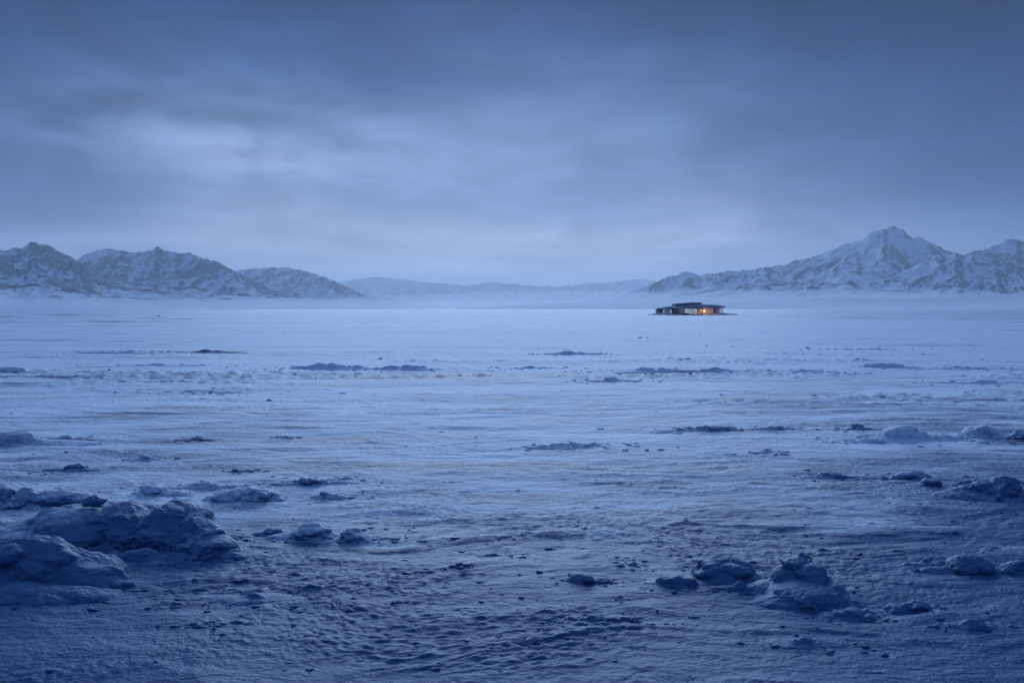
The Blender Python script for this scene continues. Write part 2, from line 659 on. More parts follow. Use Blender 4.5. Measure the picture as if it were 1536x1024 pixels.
    lap = (np.roll(h2, 1, 0) + np.roll(h2, -1, 0) + np.roll(h2, 1, 1) + np.roll(h2, -1, 1) - 4 * h2) / (gx[1] - gx[0])
    up = smooth01(-0.04, 0.16, h2 / hmax + 0.07 * fbm(x / s * 2.2, y / s * 2.2, 4, seed + 90))
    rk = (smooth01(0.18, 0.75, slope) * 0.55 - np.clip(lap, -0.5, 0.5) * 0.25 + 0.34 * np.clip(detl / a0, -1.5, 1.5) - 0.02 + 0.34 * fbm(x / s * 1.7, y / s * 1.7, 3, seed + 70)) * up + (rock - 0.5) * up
    # slopes descending to the right are set rockier, those descending left snowier
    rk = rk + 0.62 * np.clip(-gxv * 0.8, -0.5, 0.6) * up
    v = np.stack([x, y, h2], -1).reshape(-1, 3)
    q = grid_quads(ny, nx)
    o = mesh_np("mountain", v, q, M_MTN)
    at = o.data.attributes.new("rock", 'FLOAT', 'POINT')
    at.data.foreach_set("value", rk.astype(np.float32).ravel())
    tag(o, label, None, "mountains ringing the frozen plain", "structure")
    print("mountain", nx, ny)
    return o


mountain("dark snow streaked mountain at the left edge with a sharp small summit",
         [(-330, 352, 3500), (-180, 362, 3500), (-60, 377, 3500), (0, 371, 3450), (28, 369, 3400), (54, 361, 3400), (80, 372, 3380), (108, 386, 3350),
          (140, 408, 3250), (175, 430, 3150), (210, 450, 3050)], 3, 7.0, 11, rock=0.54)
mountain("twin peaked snowy mountain second from the left",
         [(40, 412, 4700), (90, 395, 4700), (128, 381, 4650), (150, 374, 4600), (180, 372, 4600), (205, 379, 4600), (235, 369, 4550), (252, 376, 4500), (290, 381, 4450),
          (330, 396, 4400), (372, 417, 4300), (420, 438, 4200)], 14, 8.5, 11, rock=0.50)
mountain("rounded hazy snowy mountain third from the left",
         [(300, 420, 6500), (345, 405, 6500), (385, 402, 6500), (430, 400, 6500), (465, 409, 6400), (500, 420, 6300), (530, 435, 6200)],
         25, 11.0, 8, rock=0.45)
mountain("low faint mountain range fading in haze at the centre of the horizon",
         [(470, 424, 15372), (540, 418, 15372), (575, 415, 15372), (620, 420, 15811), (660, 425, 16104), (700, 427, 16104), (735, 422, 16104), (775, 426, 16104),
          (830, 429, 16104), (880, 424, 15811), (930, 421, 15372), (960, 418, 14932), (1010, 428, 14640)], 36, 32.0, 18, rock=0.62, apron=0.6)
mountain("long snowy mountain with the tallest pointed summit on the right",
         [(960, 432, 5600), (1000, 413, 5600), (1030, 406, 5550), (1050, 411, 5500), (1085, 407, 5400), (1125, 402, 5300), (1165, 396, 5250), (1200, 389, 5200),
          (1235, 378, 5150), (1265, 366, 5100), (1300, 353, 5000), (1322, 341, 5000), (1338, 338, 5000), (1352, 344, 5000), (1385, 358, 5050),
          (1425, 375, 5100), (1470, 392, 5150), (1530, 405, 5200), (1600, 420, 5200)], 47, 9.5, 16, rock=0.45)
mountain("darker mountain shoulder in front of the tallest summit on the right",
         [(1240, 446, 3700), (1290, 432, 3800), (1340, 412, 3900), (1385, 392, 3950), (1412, 380, 4000), (1440, 380, 4000), (1475, 386, 4000),
          (1520, 396, 4000), (1580, 404, 4000), (1660, 420, 4000)], 58, 7.5, 10, rock=0.58)
mountain("dark peak cut by the right edge behind the mountain shoulder",
         [(1420, 396, 4700), (1450, 378, 4650), (1485, 368, 4600), (1512, 357, 4600), (1540, 360, 4600), (1580, 350, 4600), (1650, 362, 4600), (1750, 390, 4600)],
         69, 8.5, 8, rock=0.72)
mountain("gentle snow covered foothill along the right edge of the plain",
         [(1090, 455, 3300), (1170, 450, 3200), (1260, 446, 3100), (1350, 447, 3000), (1450, 444, 2950), (1560, 441, 2900), (1680, 440, 2900)],
         80, 7.0, 8, wid=3.6, rock=0.12, apron=1.4, amp=0.08)


# ------------------------------------------------------------------ snow mounds and ice chunks
def ico(sub=2):
    import bmesh
    bm = bmesh.new()
    bmesh.ops.create_icosphere(bm, subdivisions=sub, radius=1.0)
    bm.verts.ensure_lookup_table()
    v = np.array([q.co[:] for q in bm.verts])
    f = np.array([[q.index for q in p.verts] for p in bm.faces])
    bm.free()
    return v, f


ICO3 = ico(3)
ICO2 = ico(2)
ICO1 = ico(1)


def rot_z(v, a):
    c, s = math.cos(a), math.sin(a)
    return np.stack([v[:, 0] * c - v[:, 1] * s, v[:, 0] * s + v[:, 1] * c, v[:, 2]], -1)


def tilt(v, ax, ay):
    c, s = math.cos(ax), math.sin(ax)
    v = np.stack([v[:, 0], v[:, 1] * c - v[:, 2] * s, v[:, 1] * s + v[:, 2] * c], -1)
    c, s = math.cos(ay), math.sin(ay)
    return np.stack([v[:, 0] * c + v[:, 2] * s, v[:, 1], -v[:, 0] * s + v[:, 2] * c], -1)


def faceted(v, rs, cuts=7, depth=0.72):
    """cut a unit ball with random planes: a broken block"""
    v = v.copy()
    for _ in range(cuts):
        n = rs.normal(size=3)
        n[2] = abs(n[2]) * 0.8
        n /= np.linalg.norm(n)
        dd = v @ n
        lim = depth * rs.uniform(0.75, 1.1)
        over = dd > lim
        v[over] -= ((dd[over] - lim)[:, None] * 0.92) * n
    return v


LUMPS = []


def lump_object(name, blobs, d, seed, label, cat, group=None, rough=1.0, vox=None, drop=0.0, fine=1.0):
    """blobs: (x, y, z, rx, ry, rz, rotz, faceted?) in metres, world position; joined by a voxel remesh, then weathered"""
    rs = np.random.RandomState(seed)
    LUMPS.append((min(b[0] - b[3] for b in blobs), max(b[0] + b[3] for b in blobs), min(b[1] - b[4] for b in blobs), max(b[1] + b[4] for b in blobs), d))
    cx = sum(b[0] for b in blobs) / len(blobs)
    cy = sum(b[1] for b in blobs) / len(blobs)
    base = gz(cx, cy) - drop
    vs, fs, off = [], [], 0
    for (bx, by, bz, rx, ry, rz, ra, fc) in blobs:
        if not fc and bz < 0.03 and rz < 0.62 * rx:      # drifts run out at a shallow angle
            bz -= 0.8 * rz
            rz *= 1.8
            rx *= 1.1
            ry *= 1.1
        v, f = ICO3
        v = faceted(v, rs) if fc else v
        n = perlin3(v * 1.3 + rs.uniform(0, 50, 3), seed)
        v = v * (1 + 0.22 * n)[:, None]
        v = v * np.array([rx, ry, rz])
        if fc:
            v = tilt(v, rs.uniform(-0.3, 0.3), rs.uniform(-0.3, 0.3))
        v = rot_z(v, ra)
        v = v + np.array([bx - cx, by - cy, bz])
        vs.append(v)
        fs.append(f + off)
        off += len(v)
    tmp = mesh_np("tmp", np.concatenate(vs), np.concatenate(fs))
    px = vox if vox else max(0.011, d / 797.0 * 0.95)
    md = tmp.modifiers.new("r", 'REMESH')
    md.mode = 'VOXEL'
    md.voxel_size = px
    sm = tmp.modifiers.new("s", 'SMOOTH')
    sm.iterations = 5
    sm.factor = 0.6
    dg = bpy.context.evaluated_depsgraph_get()
    me = bpy.data.meshes.new_from_object(tmp.evaluated_get(dg))
    tm = tmp.data
    bpy.data.objects.remove(tmp)
    bpy.data.meshes.remove(tm)
    n = len(me.vertices)
    co = np.zeros(n * 3, dtype=np.float32)
    me.vertices.foreach_get("co", co)
    co = co.reshape(-1, 3).astype(np.float64)
    no = np.zeros(n * 3, dtype=np.float32)
    me.vertices.foreach_get("normal", no)
    no = no.reshape(-1, 3).astype(np.float64)
    size = max(b[5] for b in blobs)
    sc = max(0.35, min(1.6, size / 0.3))
    pw = co + np.array([cx, cy, 0])
    warp = np.stack([perlin3(pw * 3.0 + 9, seed + 1), perlin3(pw * 3.0 + 31, seed + 2), perlin3(pw * 3.0 + 57, seed + 3)], -1) * 0.12
    q = (pw + warp * sc) / sc
    stretch = np.array([1.0, 1.3, 1.9])
    disp = 0.050 * perlin3(q * 4.0, seed) + 0.085 * np.abs(perlin3(q * stretch * 4.5 + 5, seed + 4)) - 0.02
    disp = disp + 0.018 * np.abs(perlin3(q * stretch * 10.0, seed + 5))
    disp = disp + fine * 0.016 * perlin3(q * 22.0, seed + 6)
    if px < 0.02:
        disp = disp + fine * 0.010 * perlin3(pw * 48.0, seed + 7)
    disp = disp * sc * rough * (0.40 + 0.60 * smooth01(0.85, 0.2, no[:, 2]) * smooth01(0.5, -0.5, no[:, 1]))
    co = co + no * disp[:, None]
    keep_z = -0.25 * size - 0.06
    co[:, 2] = np.maximum(co[:, 2], keep_z)
    me.vertices.foreach_set("co", co.astype(np.float32).ravel())
    me.polygons.foreach_set("use_smooth", np.ones(len(me.polygons), dtype=bool))
    me.materials.clear()
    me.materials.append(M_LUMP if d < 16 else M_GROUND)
    me.name = name
    me.update()
    o = bpy.data.objects.new(name, me)
    o.location = (cx, cy, base)
    C.objects.link(o)
    tag(o, label, cat, group)
    return o


def bl(px, pyb, rx, ry, rz, zc=0.0, ra=0.0, fc=False):
    x, y = on_ground(px, pyb)
    return (x, y, zc, rx, ry, rz, ra, fc)


def crumble(px, pyb, W, dep, H, n, seed):
    rs = np.random.RandomState(seed)
    x, y = on_ground(px, pyb)
    o = []
    for _ in range(n):
        u, v = rs.uniform(-1, 1), rs.uniform(-1, 1)
        r = H * rs.uniform(0.12, 0.34)
        env = max(0.1, 1 - 0.75 * u * u - 0.6 * v * v)
        o.append((x + u * W * 0.5, y + v * dep * 0.5, max(H * env * rs.uniform(0.4, 0.95) - r * 0.4, 0.0), r * rs.uniform(1, 2), r * rs.uniform(0.8, 1.5),
                  r * rs.uniform(0.6, 0.9), rs.uniform(-1, 1), rs.uniform() < 0.6))
    return o


# the big mound at the left, its neighbours and the chunk on top
lump_object("snow_mound", [
    bl(135, 795, 0.80, 0.75, 0.41, 0.03), bl(60, 800, 0.75, 0.7, 0.22, 0.0), bl(200, 797, 0.7, 0.75, 0.38, 0.02),
    bl(262, 803, 0.42, 0.55, 0.46, 0.06), bl(290, 815, 0.38, 0.36, 0.40, 0.02), bl(322, 824, 0.27, 0.26, 0.24, 0.0),
    bl(345, 830, 0.14, 0.15, 0.10, 0.0), bl(372, 832, 0.22, 0.12, 0.05, 0.0), bl(160, 806, 0.27, 0.17, 0.11, 0.27, 0.1),
    bl(228, 820, 0.25, 0.17, 0.15, 0.15, -0.2), bl(185, 815, 0.16, 0.14, 0.09, 0.16), bl(215, 830, 0.45, 0.2, 0.10, 0.0),
    bl(262, 832, 0.35, 0.12, 0.07, 0.0), bl(195, 800, 0.18, 0.2, 0.12, 0.36), bl(95, 783, 0.4, 0.3, 0.1, 0.40),
    bl(298, 806, 0.2, 0.25, 0.12, 0.33, 0.5), bl(20, 806, 0.6, 0.5, 0.16, 0.0)]
    + crumble(330, 832, 0.9, 0.35, 0.10, 30, 9) + crumble(200, 822, 1.0, 0.4, 0.26, 22, 10),
    9.8, 101, "largest snow mound at the left with a dark overhanging right end", "snow mound", rough=0.7)
lump_object("snow_mound", [
    bl(55, 858, 0.85, 0.55, 0.40, 0.0), bl(-30, 860, 0.8, 0.6, 0.40, 0.0), bl(120, 862, 0.45, 0.4, 0.24, 0.02), bl(160, 868, 0.26, 0.22, 0.16, 0.0),
    bl(188, 874, 0.14, 0.12, 0.07, 0.0), bl(20, 890, 0.9, 0.3, 0.12, 0.0), bl(110, 890, 0.5, 0.2, 0.08, 0.0), bl(90, 868, 0.2, 0.14, 0.09, 0.24),
    bl(20, 868, 0.22, 0.18, 0.1, 0.30)],
    9.0, 102, "smooth snow mound in front of the largest mound at the lower left edge", "snow mound", rough=0.7)
lump_object("snow_mound", [
    bl(-5, 752, 0.5, 0.5, 0.34, 0.0), bl(28, 755, 0.36, 0.34, 0.22, 0.0), bl(60, 757, 0.2, 0.2, 0.07, 0.0), bl(5, 757, 0.22, 0.15, 0.1, 0.16),
    bl(-40, 752, 0.5, 0.4, 0.40, 0.0)],
    12.2, 103, "snow mound cut by the left edge beyond the largest mound", "snow mound")
xc, yc = on_ground(148, 797)
lump_object("ice_chunk", [(xc, yc - 0.05, 0.50, 0.11, 0.10, 0.10, 0.3, True), (xc - 0.12, yc, 0.47, 0.12, 0.10, 0.06, 0.1, True),
                          (xc + 0.07, yc - 0.02, 0.49, 0.09, 0.06, 0.05, 0.9, True)],
            10.5, 104, "small pale ice chunk perched on top of the largest left mound", "ice chunk", rough=0.5, drop=0.0)


def cluster(name, px, py, wpx, hpx, n, seed, label, cat, group=None, fc=0.3, rough=1.0, skirt=True, dep=0.6, small=0.45):
    rs = np.random.RandomState(seed)
    x, y = on_ground(px, py)
    y += 0.0
    s = math.hypot(x, y) / F
    s = y / F
    W, H = wpx * s, hpx * s
    yb = y + W * dep * 0.35
    out = []
    if skirt:
        out.append((x, yb, -0.02, W * 0.66, W * dep * 0.62, H * (0.36 if dep > 0.4 else 0.2) + 0.02, rs.uniform(-0.15, 0.15), False))
    H *= 0.80 if W < 1.2 else 0.88
    if n < 9:      # a drift trailing off on the lee side
        sd = 1 if rs.uniform() < 0.65 else -1
        out.append((x + sd * W * 0.55, yb + W * 0.05, 0.0, W * rs.uniform(0.5, 0.8), W * dep * 0.4, H * 0.26, rs.uniform(-0.1, 0.1), False))
        out.append((x - sd * W * 0.35, yb, 0.0, W * 0.5, W * dep * 0.5, H * 0.3, rs.uniform(-0.2, 0.2), False))
    n = n if n < 3 else int(n * 1.5)
    for k in range(n):
        u = rs.uniform(-1, 1) if n > 1 else 0.0
        env = (1 - abs(u) ** 2.2) * 0.65 + 0.35
        top = H * env * rs.uniform(0.55, 1.0)
        if k == 0:
            u = rs.uniform(-0.25, 0.25)
            top = H
        r = max(top * rs.uniform(0.55, 0.95), H * 0.22)
        rx = min(r * rs.uniform(1.1, 2.4), W * 0.5)
        zc = max(top - r * 0.7, -0.02)
        out.append((x + u * (W * 0.5 - rx * 0.7), yb + rs.uniform(-1, 1) * W * dep * 0.22, zc, rx, r * rs.uniform(0.8, 1.4), r * 0.7,
                    rs.uniform(-0.7, 0.7), rs.uniform() < fc))
    if n > 2:
        for k in range(int(n * 2.2)):
            u, v = rs.uniform(-1, 1), rs.uniform(-1, 1)
            env = max(0.12, 1 - u * u * 0.8 - v * v * 0.5)
            r = H * rs.uniform(0.10, 0.24) + 0.012
            out.append((x + u * W * 0.46, yb + v * W * dep * 0.3, max(H * env * rs.uniform(0.15, 0.72) - r * 0.3, 0.004), r * rs.uniform(1, 2.0),
                        r * rs.uniform(0.8, 1.5), r * rs.uniform(0.6, 0.9), rs.uniform(-1, 1), rs.uniform() < 0.5))
    return lump_object(name, out, y, seed, label, cat, group, rough=rough)


SM, IC, IR = "snow mound", "ice chunk", "ice ridge"
# middle left
cluster("ice_chunk", 467, 803, 60, 27, 6, 201, "rough rounded ice lump, the middle of three in a row right of the largest mound", IC, fc=0.5)
cluster("ice_chunk", 531, 808, 50, 20, 5, 202, "knobbly ice lump, the right one of three in a row beyond the largest mound", IC, fc=0.6)
cluster("ice_chunk", 408, 795, 36, 13, 4, 203, "small ice lump nearest the largest mound in the row of three", IC, fc=0.4)
cluster("ice_chunk", 228, 741, 48, 22, 4, 204, "tilted curved ice slab standing behind the largest mound", IC, fc=0.8)
cluster("ice_ridge", 365, 748, 125, 24, 16, 205, "long low lumpy ice ridge behind and right of the largest mound", IR, fc=0.4, dep=0.35)
cluster("ice_ridge", 298, 730, 70, 14, 8, 206, "broken ice strip between the tilted slab and the low lumpy ridge", IR, fc=0.5, dep=0.4)
cluster("ice_ridge", 462, 726, 70, 13, 8, 207, "short ice ridge left of the centre with small pointed lumps on it", IR, fc=0.5, dep=0.35)
cluster("ice_chunk", 521, 719, 26, 6, 3, 208, "thin flat dark ice chunk just right of the short pointed ridge", IC, fc=0.7)
cluster("ice_chunk", 490, 744, 32, 12, 4, 209, "pointed ice lump in front of the short pointed ridge", IC, fc=0.6)
cluster("ice_chunk", 293, 660, 28, 9, 2, 210, "smooth lone ice boulder on open ice in the left middle distance", IC, fc=0.2, skirt=False)
cluster("ice_chunk", 110, 703, 40, 13, 4, 211, "jagged dark ice block between the left mounds and the smooth lone boulder", IC, fc=0.9)
cluster("ice_chunk", 216, 687, 30, 9, 3, 212, "small ice block with a drift trailing to its right behind the jagged dark block", IC, fc=0.6)
cluster("ice_chunk", 353, 705, 22, 7, 2, 213, "small rounded ice knob behind the low lumpy ridge", IC, fc=0.2, skirt=False)
cluster("snow_mound", 18, 668, 90, 22, 4, 214, "pale snow drift at the left edge in the middle distance", SM, fc=0.0, rough=0.7)
cluster("ice_chunk", 124, 665, 17, 4, 2, 215, "tiny dark ice chunk right of the pale drift at the left edge", IC, skirt=False)
cluster("ice_chunk", 428, 656, 15, 5, 2, 216, "tiny pointed dark ice chunk right of the smooth lone boulder", IC, fc=0.8, skirt=False)
cluster("ice_ridge", 95, 660, 80, 7, 7, 217, "thin line of ice lumps behind the tiny chunk near the left edge", IR, fc=0.5, dep=0.3)
# right foreground
cluster("snow_mound", 1093, 872, 92, 34, 12, 301, "craggy snow mound behind the flat ice block in the right foreground", SM, fc=0.45, dep=0.75)
lump_object("snow_mound", [
    bl(1205, 893, 0.44, 0.45, 0.17, 0.0), bl(1235, 893, 0.28, 0.32, 0.14, 0.0), bl(1196, 874, 0.13, 0.13, 0.13, 0.20, 0.2, True),
    bl(1183, 880, 0.20, 0.2, 0.14, 0.08), bl(1212, 884, 0.17, 0.16, 0.08, 0.19, 0.5), bl(1175, 898, 0.16, 0.16, 0.10, 0.02, 0.1, True),
    bl(1195, 902, 0.22, 0.14, 0.08, 0.02), bl(1242, 900, 0.15, 0.14, 0.10, 0.0), bl(1150, 884, 0.3, 0.24, 0.07, 0.0), bl(1215, 900, 0.6, 0.3, 0.06, 0.0),
    bl(1208, 872, 0.10, 0.09, 0.08, 0.21, 0.7, True), bl(1222, 890, 0.12, 0.12, 0.07, 0.14)]
    + crumble(1196, 878, 0.45, 0.35, 0.34, 26, 7) + crumble(1215, 897, 0.9, 0.5, 0.17, 34, 8),
    8.6, 302, "snow mound with a rocky crest, tallest mound in the right foreground", SM, rough=0.9)
lump_object("ice_chunk", [bl(1014, 876, 0.20, 0.13, 0.105, 0.02, 0.05, True), bl(1001, 876, 0.13, 0.11, 0.09, 0.01, 0.0, True),
                          bl(1028, 876, 0.13, 0.12, 0.095, 0.02, 0.1, True), bl(1014, 874, 0.34, 0.2, 0.03, 0.0)],
            8.8, 303, "flat loaf shaped ice block left of the craggy mound in the right foreground", IC, rough=0.5)
cluster("ice_chunk", 1112, 886, 36, 12, 4, 304, "low ice rubble lump between the two mounds in the right foreground", IC, fc=0.5)
cluster("ice_chunk", 1462, 862, 66, 32, 8, 305, "heap of rounded ice lumps near the right edge of the foreground", IC, fc=0.4)
cluster("ice_chunk", 1412, 852, 46, 14, 6, 306, "low scatter heap of ice lumps just left of the rounded heap by the right edge", IC, fc=0.5)
cluster("ice_ridge", 1525, 862, 60, 18, 7, 307, "lumpy ice ridge cut by the right edge beside the rounded heap", IR, fc=0.4)
cluster("ice_ridge", 1375, 916, 90, 17, 12, 308, "crusty ice ridge in the right foreground ending in a small snout", IR, fc=0.4, dep=0.35)
cluster("ice_ridge", 1285, 932, 110, 16, 12, 309, "low crusty snow swell left of the crusty ridge in the right foreground", IR, fc=0.2, dep=0.45)
cluster("ice_chunk", 1466, 944, 46, 13, 3, 310, "lone low ice lump near the lower right corner", IC, fc=0.3)
cluster("snow_mound", 1213, 970, 70, 13, 4, 311, "low smooth dark swell at the bottom right below the crested mound", SM, fc=0.1, rough=0.6)
cluster("ice_chunk", 738, 831, 30, 8, 4, 312, "small dark jagged ice chunk alone in the centre foreground", IC, fc=0.9)
cluster("ice_chunk", 690, 852, 18, 6, 2, 313, "tiny ice chunk in front of the small jagged chunk in the centre", IC, fc=0.7, skirt=False)
cluster("ice_ridge", 880, 934, 150, 8, 9, 314, "thin dark ice ledge at the bottom centre", IR, fc=0.3, dep=0.12)
cluster("ice_chunk", 870, 876, 46, 14, 3, 315, "low snow hump above the thin dark ledge in the centre foreground", IC, fc=0.2)
cluster("snow_mound", 383, 906, 95, 15, 2, 316, "flat pancake of snow below the three lumps in the left foreground", SM, fc=0.0, rough=0.45)
cluster("ice_chunk", 292, 939, 24, 6, 2, 317, "small dark stone sized ice lump under the flat pancake of snow", IC, fc=0.3, skirt=False)
cluster("ice_chunk", 355, 938, 22, 6, 2, 318, "small dark ice lump below the flat pancake of snow, right one of the pair", IC, fc=0.3, skirt=False)
cluster("ice_chunk", 948, 848, 28, 6, 2, 319, "small flat ice chunk behind the loaf shaped block", IC, fc=0.5)
# right middle distance
cluster("snow_mound", 1500, 748, 108, 36, 8, 401, "dark domed ice mound at the right edge in the middle distance", SM, fc=0.2)
cluster("ice_chunk", 1398, 733, 31, 15, 2, 402, "round ice boulder in front of the low ridge by the dark domed mound", IC, fc=0.5, rough=0.8)
cluster("ice_ridge", 1380, 722, 82, 15, 10, 403, "low ice ridge just behind the round boulder", IR, fc=0.5, dep=0.35)
cluster("ice_ridge", 1250, 719, 60, 11, 8, 404, "broken ice ridge left of the ridge with the round boulder", IR, fc=0.6, dep=0.35)
cluster("ice_chunk", 1288, 650, 24, 11, 1, 405, "small round ice boulder at the left end of the right middle ridge", IC, fc=0.6, rough=0.8)
cluster("snow_mound", 1360, 664, 80, 24, 8, 406, "pillowy ice mound in the middle of the right middle ridge", SM, fc=0.15)
cluster("snow_mound", 1482, 660, 58, 22, 4, 407, "arched smooth ice mound right of the pillowy mound", SM, fc=0.0, rough=0.7)
cluster("ice_ridge", 1422, 664, 66, 10, 9, 408, "low lumpy ice strip joining the pillowy and the arched mounds", IR, fc=0.5, dep=0.3)
cluster("ice_chunk", 1530, 662, 26, 15, 3, 409, "ice lump cut by the right edge beside the arched mound", IC, fc=0.3)
cluster("ice_ridge", 1310, 667, 70, 9, 9, 410, "flat ice rubble strip left of the pillowy mound", IR, fc=0.6, dep=0.3)
cluster("ice_chunk", 1150, 685, 26, 7, 3, 411, "small upturned ice block in the right centre distance", IC, fc=0.9)
cluster("ice_ridge", 1060, 651, 120, 9, 15, 412, "long rough ice strip in the right centre of the plain", IR, fc=0.6, dep=0.25)
cluster("ice_ridge", 860, 674, 110, 7, 13, 413, "thin rough ice strip at the centre in front of the long rough strip", IR, fc=0.6, dep=0.2)
cluster("ice_ridge", 1165, 650, 90, 7, 10, 414, "thin ice strip between the long rough strip and the small round boulder", IR, fc=0.6, dep=0.2)
# far bands
cluster("ice_ridge", 15, 558, 66, 11, 8, 501, "dark ice ridge at the left edge far out on the plain", IR, fc=0.5, dep=0.3)
cluster("ice_ridge", 492, 553, 120, 12, 14, 502, "far ice ridge left of the centre with two dark humps", IR, fc=0.5, dep=0.2)
cluster("ice_ridge", 605, 554, 100, 7, 11, 503, "far low ice ridge continuing right of the two humped ridge", IR, fc=0.5, dep=0.2)
cluster("ice_chunk", 915, 573, 46, 8, 4, 504, "far small pointed ice lump right of the centre", IC, fc=0.6, dep=0.4)
cluster("ice_ridge", 855, 532, 50, 6, 6, 505, "far small dark ice hump in the centre below the horizon", IR, fc=0.5, dep=0.3)
cluster("ice_ridge", 985, 558, 110, 8, 13, 506, "far broken ice ridge below the pavilion, left half", IR, fc=0.6, dep=0.2)
cluster("ice_ridge", 1075, 559, 60, 8, 8, 507, "far dark ice hump below the pavilion, right end of the broken ridge", IR, fc=0.6, dep=0.25)
cluster("ice_ridge", 1330, 551, 90, 8, 11, 508, "far ice ridge in the right distance below the tallest summit", IR, fc=0.6, dep=0.2)
cluster("ice_ridge", 1440, 552, 90, 5, 9, 509, "far faint ice ridge at the right beyond the one below the summit", IR, fc=0.5, dep=0.2)
cluster("ice_ridge", 312, 530, 46, 7, 6, 510, "far small dark ice ridge in the left distance", IR, fc=0.5, dep=0.3)
cluster("ice_ridge", 190, 531, 120, 5, 10, 511, "far thin ice ridge left of the small dark ridge", IR, fc=0.4, dep=0.2)
cluster("ice_ridge", 1205, 560, 50, 6, 6, 512, "far ice lumps between the pavilion and the right distance ridge", IR, fc=0.6, dep=0.3)
cluster("ice_ridge", 1475, 575, 80, 6, 8, 513, "far low ice ridge near the right edge", IR, fc=0.5, dep=0.2)
cluster("ice_ridge", 300, 586, 160, 5, 14, 514, "far thin scattered ice strip across the left plain", IR, fc=0.6, dep=0.15)
cluster("ice_ridge", 1300, 524, 120, 4, 9, 515, "faint ice ridge farthest out at the right", IR, fc=0.4, dep=0.2)
cluster("ice_ridge", 800, 552, 60, 5, 7, 516, "far thin ice strip at the centre left of the broken ridge", IR, fc=0.5, dep=0.2)
cluster("ice_ridge", 230, 549, 70, 5, 7, 517, "far ice strip between the left edge ridge and the two humped ridge", IR, fc=0.5, dep=0.2)


# ------------------------------------------------------------------ small rubble, past counting
def rubble():
    rs = np.random.RandomState(9)
    V, Fc = [], []
    off = 0
    iv, iff = ICO1
    shapes = []
    for k in range(14):
        v = faceted(iv, rs, 5, 0.7)
        shapes.append(v * (1 + 0.25 * rs.normal(size=(len(v), 1)) * 0.5))
    n = 0
    tries = 0
    target = 1100
    while n < target and tries < 40:
        tries += 1
        m = 6000
        py = 1060 - (1060 - 500) * rs.uniform(size=m) ** 0.9
        px = rs.uniform(-80, 1616, m)
        gx = np.array([on_ground(a, b) for a, b in zip(px, py)])
        x, y = gx[:, 0], gx[:, 1]
        band = smooth01(0.15, 0.5, fbm(x / 26.0 + 3.0, y / 6.5, 3, 61))
        cr = smooth01(0.0, 0.6, fbm(x / 3.7, y / 2.1, 3, 81))
        keep = rs.uniform(size=m) < (0.03 + 0.5 * band + 0.18 * cr)
        x, y = x[keep], y[keep]
        z = ground_h(x, y, np.full_like(x, 0.08))
        for a, b, c in zip(x, y, z):
            s = (0.011 + 0.045 * rs.uniform() ** 3) * (1 + 0.028 * b)
            if b < 25:
                s *= 0.62
            v = rot_z(tilt(shapes[rs.randint(14)], rs.uniform(-1, 1), rs.uniform(-1, 1)), rs.uniform(0, 6.28))
            v = v * np.array([s * rs.uniform(1, 2.2), s * rs.uniform(0.8, 1.5), s * rs.uniform(0.35, 0.8)])
            V.append(v + np.array([a, b, c + s * 0.02]))
            Fc.append(iff + off)
            off += len(v)
            n += 1
            if n >= target:
                break
    for (xa, xb, ya, yb, dd) in LUMPS:
        W = xb - xa
        m = int(min(70, 14 + W * 28))
        for _ in range(m):
            a = (xa + xb) / 2 + rs.normal() * W * 0.42
            b = ya + (yb - ya) * 0.3 + rs.normal() * max((yb - ya), W * 0.3) * 0.45
            if b < 6:
                continue
            c = gz(a, b, 0.08)
            s = (0.010 + 0.030 * rs.uniform() ** 2.5) * (1 + 0.03 * b)
            if b < 14:
                s *= 0.7
            v = rot_z(tilt(shapes[rs.randint(14)], rs.uniform(-1, 1), rs.uniform(-1, 1)), rs.uniform(0, 6.28))
            v = v * np.array([s * rs.uniform(1, 2.4), s * rs.uniform(0.8, 1.5), s * rs.uniform(0.4, 0.9)])
            V.append(v + np.array([a, b, c + s * 0.05]))
            Fc.append(iff + off)
            off += len(v)
    o = mesh_np("snow_rubble", np.concatenate(V), np.concatenate(Fc), M_GROUND)
    tag(o, "small crumbs of frozen snow scattered over the icy plain", None, None, "stuff")


rubble()

# ------------------------------------------------------------------ pavilion
BX = 1014.0
bx0, by0 = on_ground(1044, 472.4)
SC = by0 / F
M_FASCIA = plain("dark_fascia_metal", (0.27, 0.34, 0.46), 0.5, 0.4)
M_WALL = plain("dark_cladding", (0.16, 0.205, 0.30), 0.7, 0.3)
M_WALL2 = plain("grey_cladding", (0.13, 0.15, 0.20), 0.7, 0.3)
M_FRAME = plain("window_frame_metal", (0.03, 0.035, 0.05), 0.5, 0.5)
M_SNOWCAP = plain("roof_snow", (0.62, 0.68, 0.78), 0.8, 0.2)
M_ROCK = plain("dark_rock", (0.03, 0.035, 0.045), 0.85, 0.2)
M_WARM = plain("warm_lit_pane", (0.3, 0.2, 0.12), 0.2, 0.5, emit=(1.0, 0.62, 0.34), es=0.95)
M_DIMWARM = plain("dim_warm_pane", (0.2, 0.14, 0.14), 0.2, 0.5, emit=(0.42, 0.22, 0.20), es=0.6)
M_AMBER = plain("amber_lit_pane", (0.3, 0.18, 0.1), 0.2, 0.5, emit=(0.62, 0.27, 0.14), es=0.8)
M_COOL = plain("cool_lit_pane", (0.2, 0.25, 0.3), 0.15, 0.6, emit=(0.42, 0.52, 0.62), es=0.8)
M_DIM = plain("dim_pane", (0.05, 0.07, 0.12), 0.12, 0.8, emit=(0.13, 0.17, 0.30), es=0.6)


def lx(px):
    return (px - 1044.0) * SC


def lz(py):
    return (472.4 - py) * SC


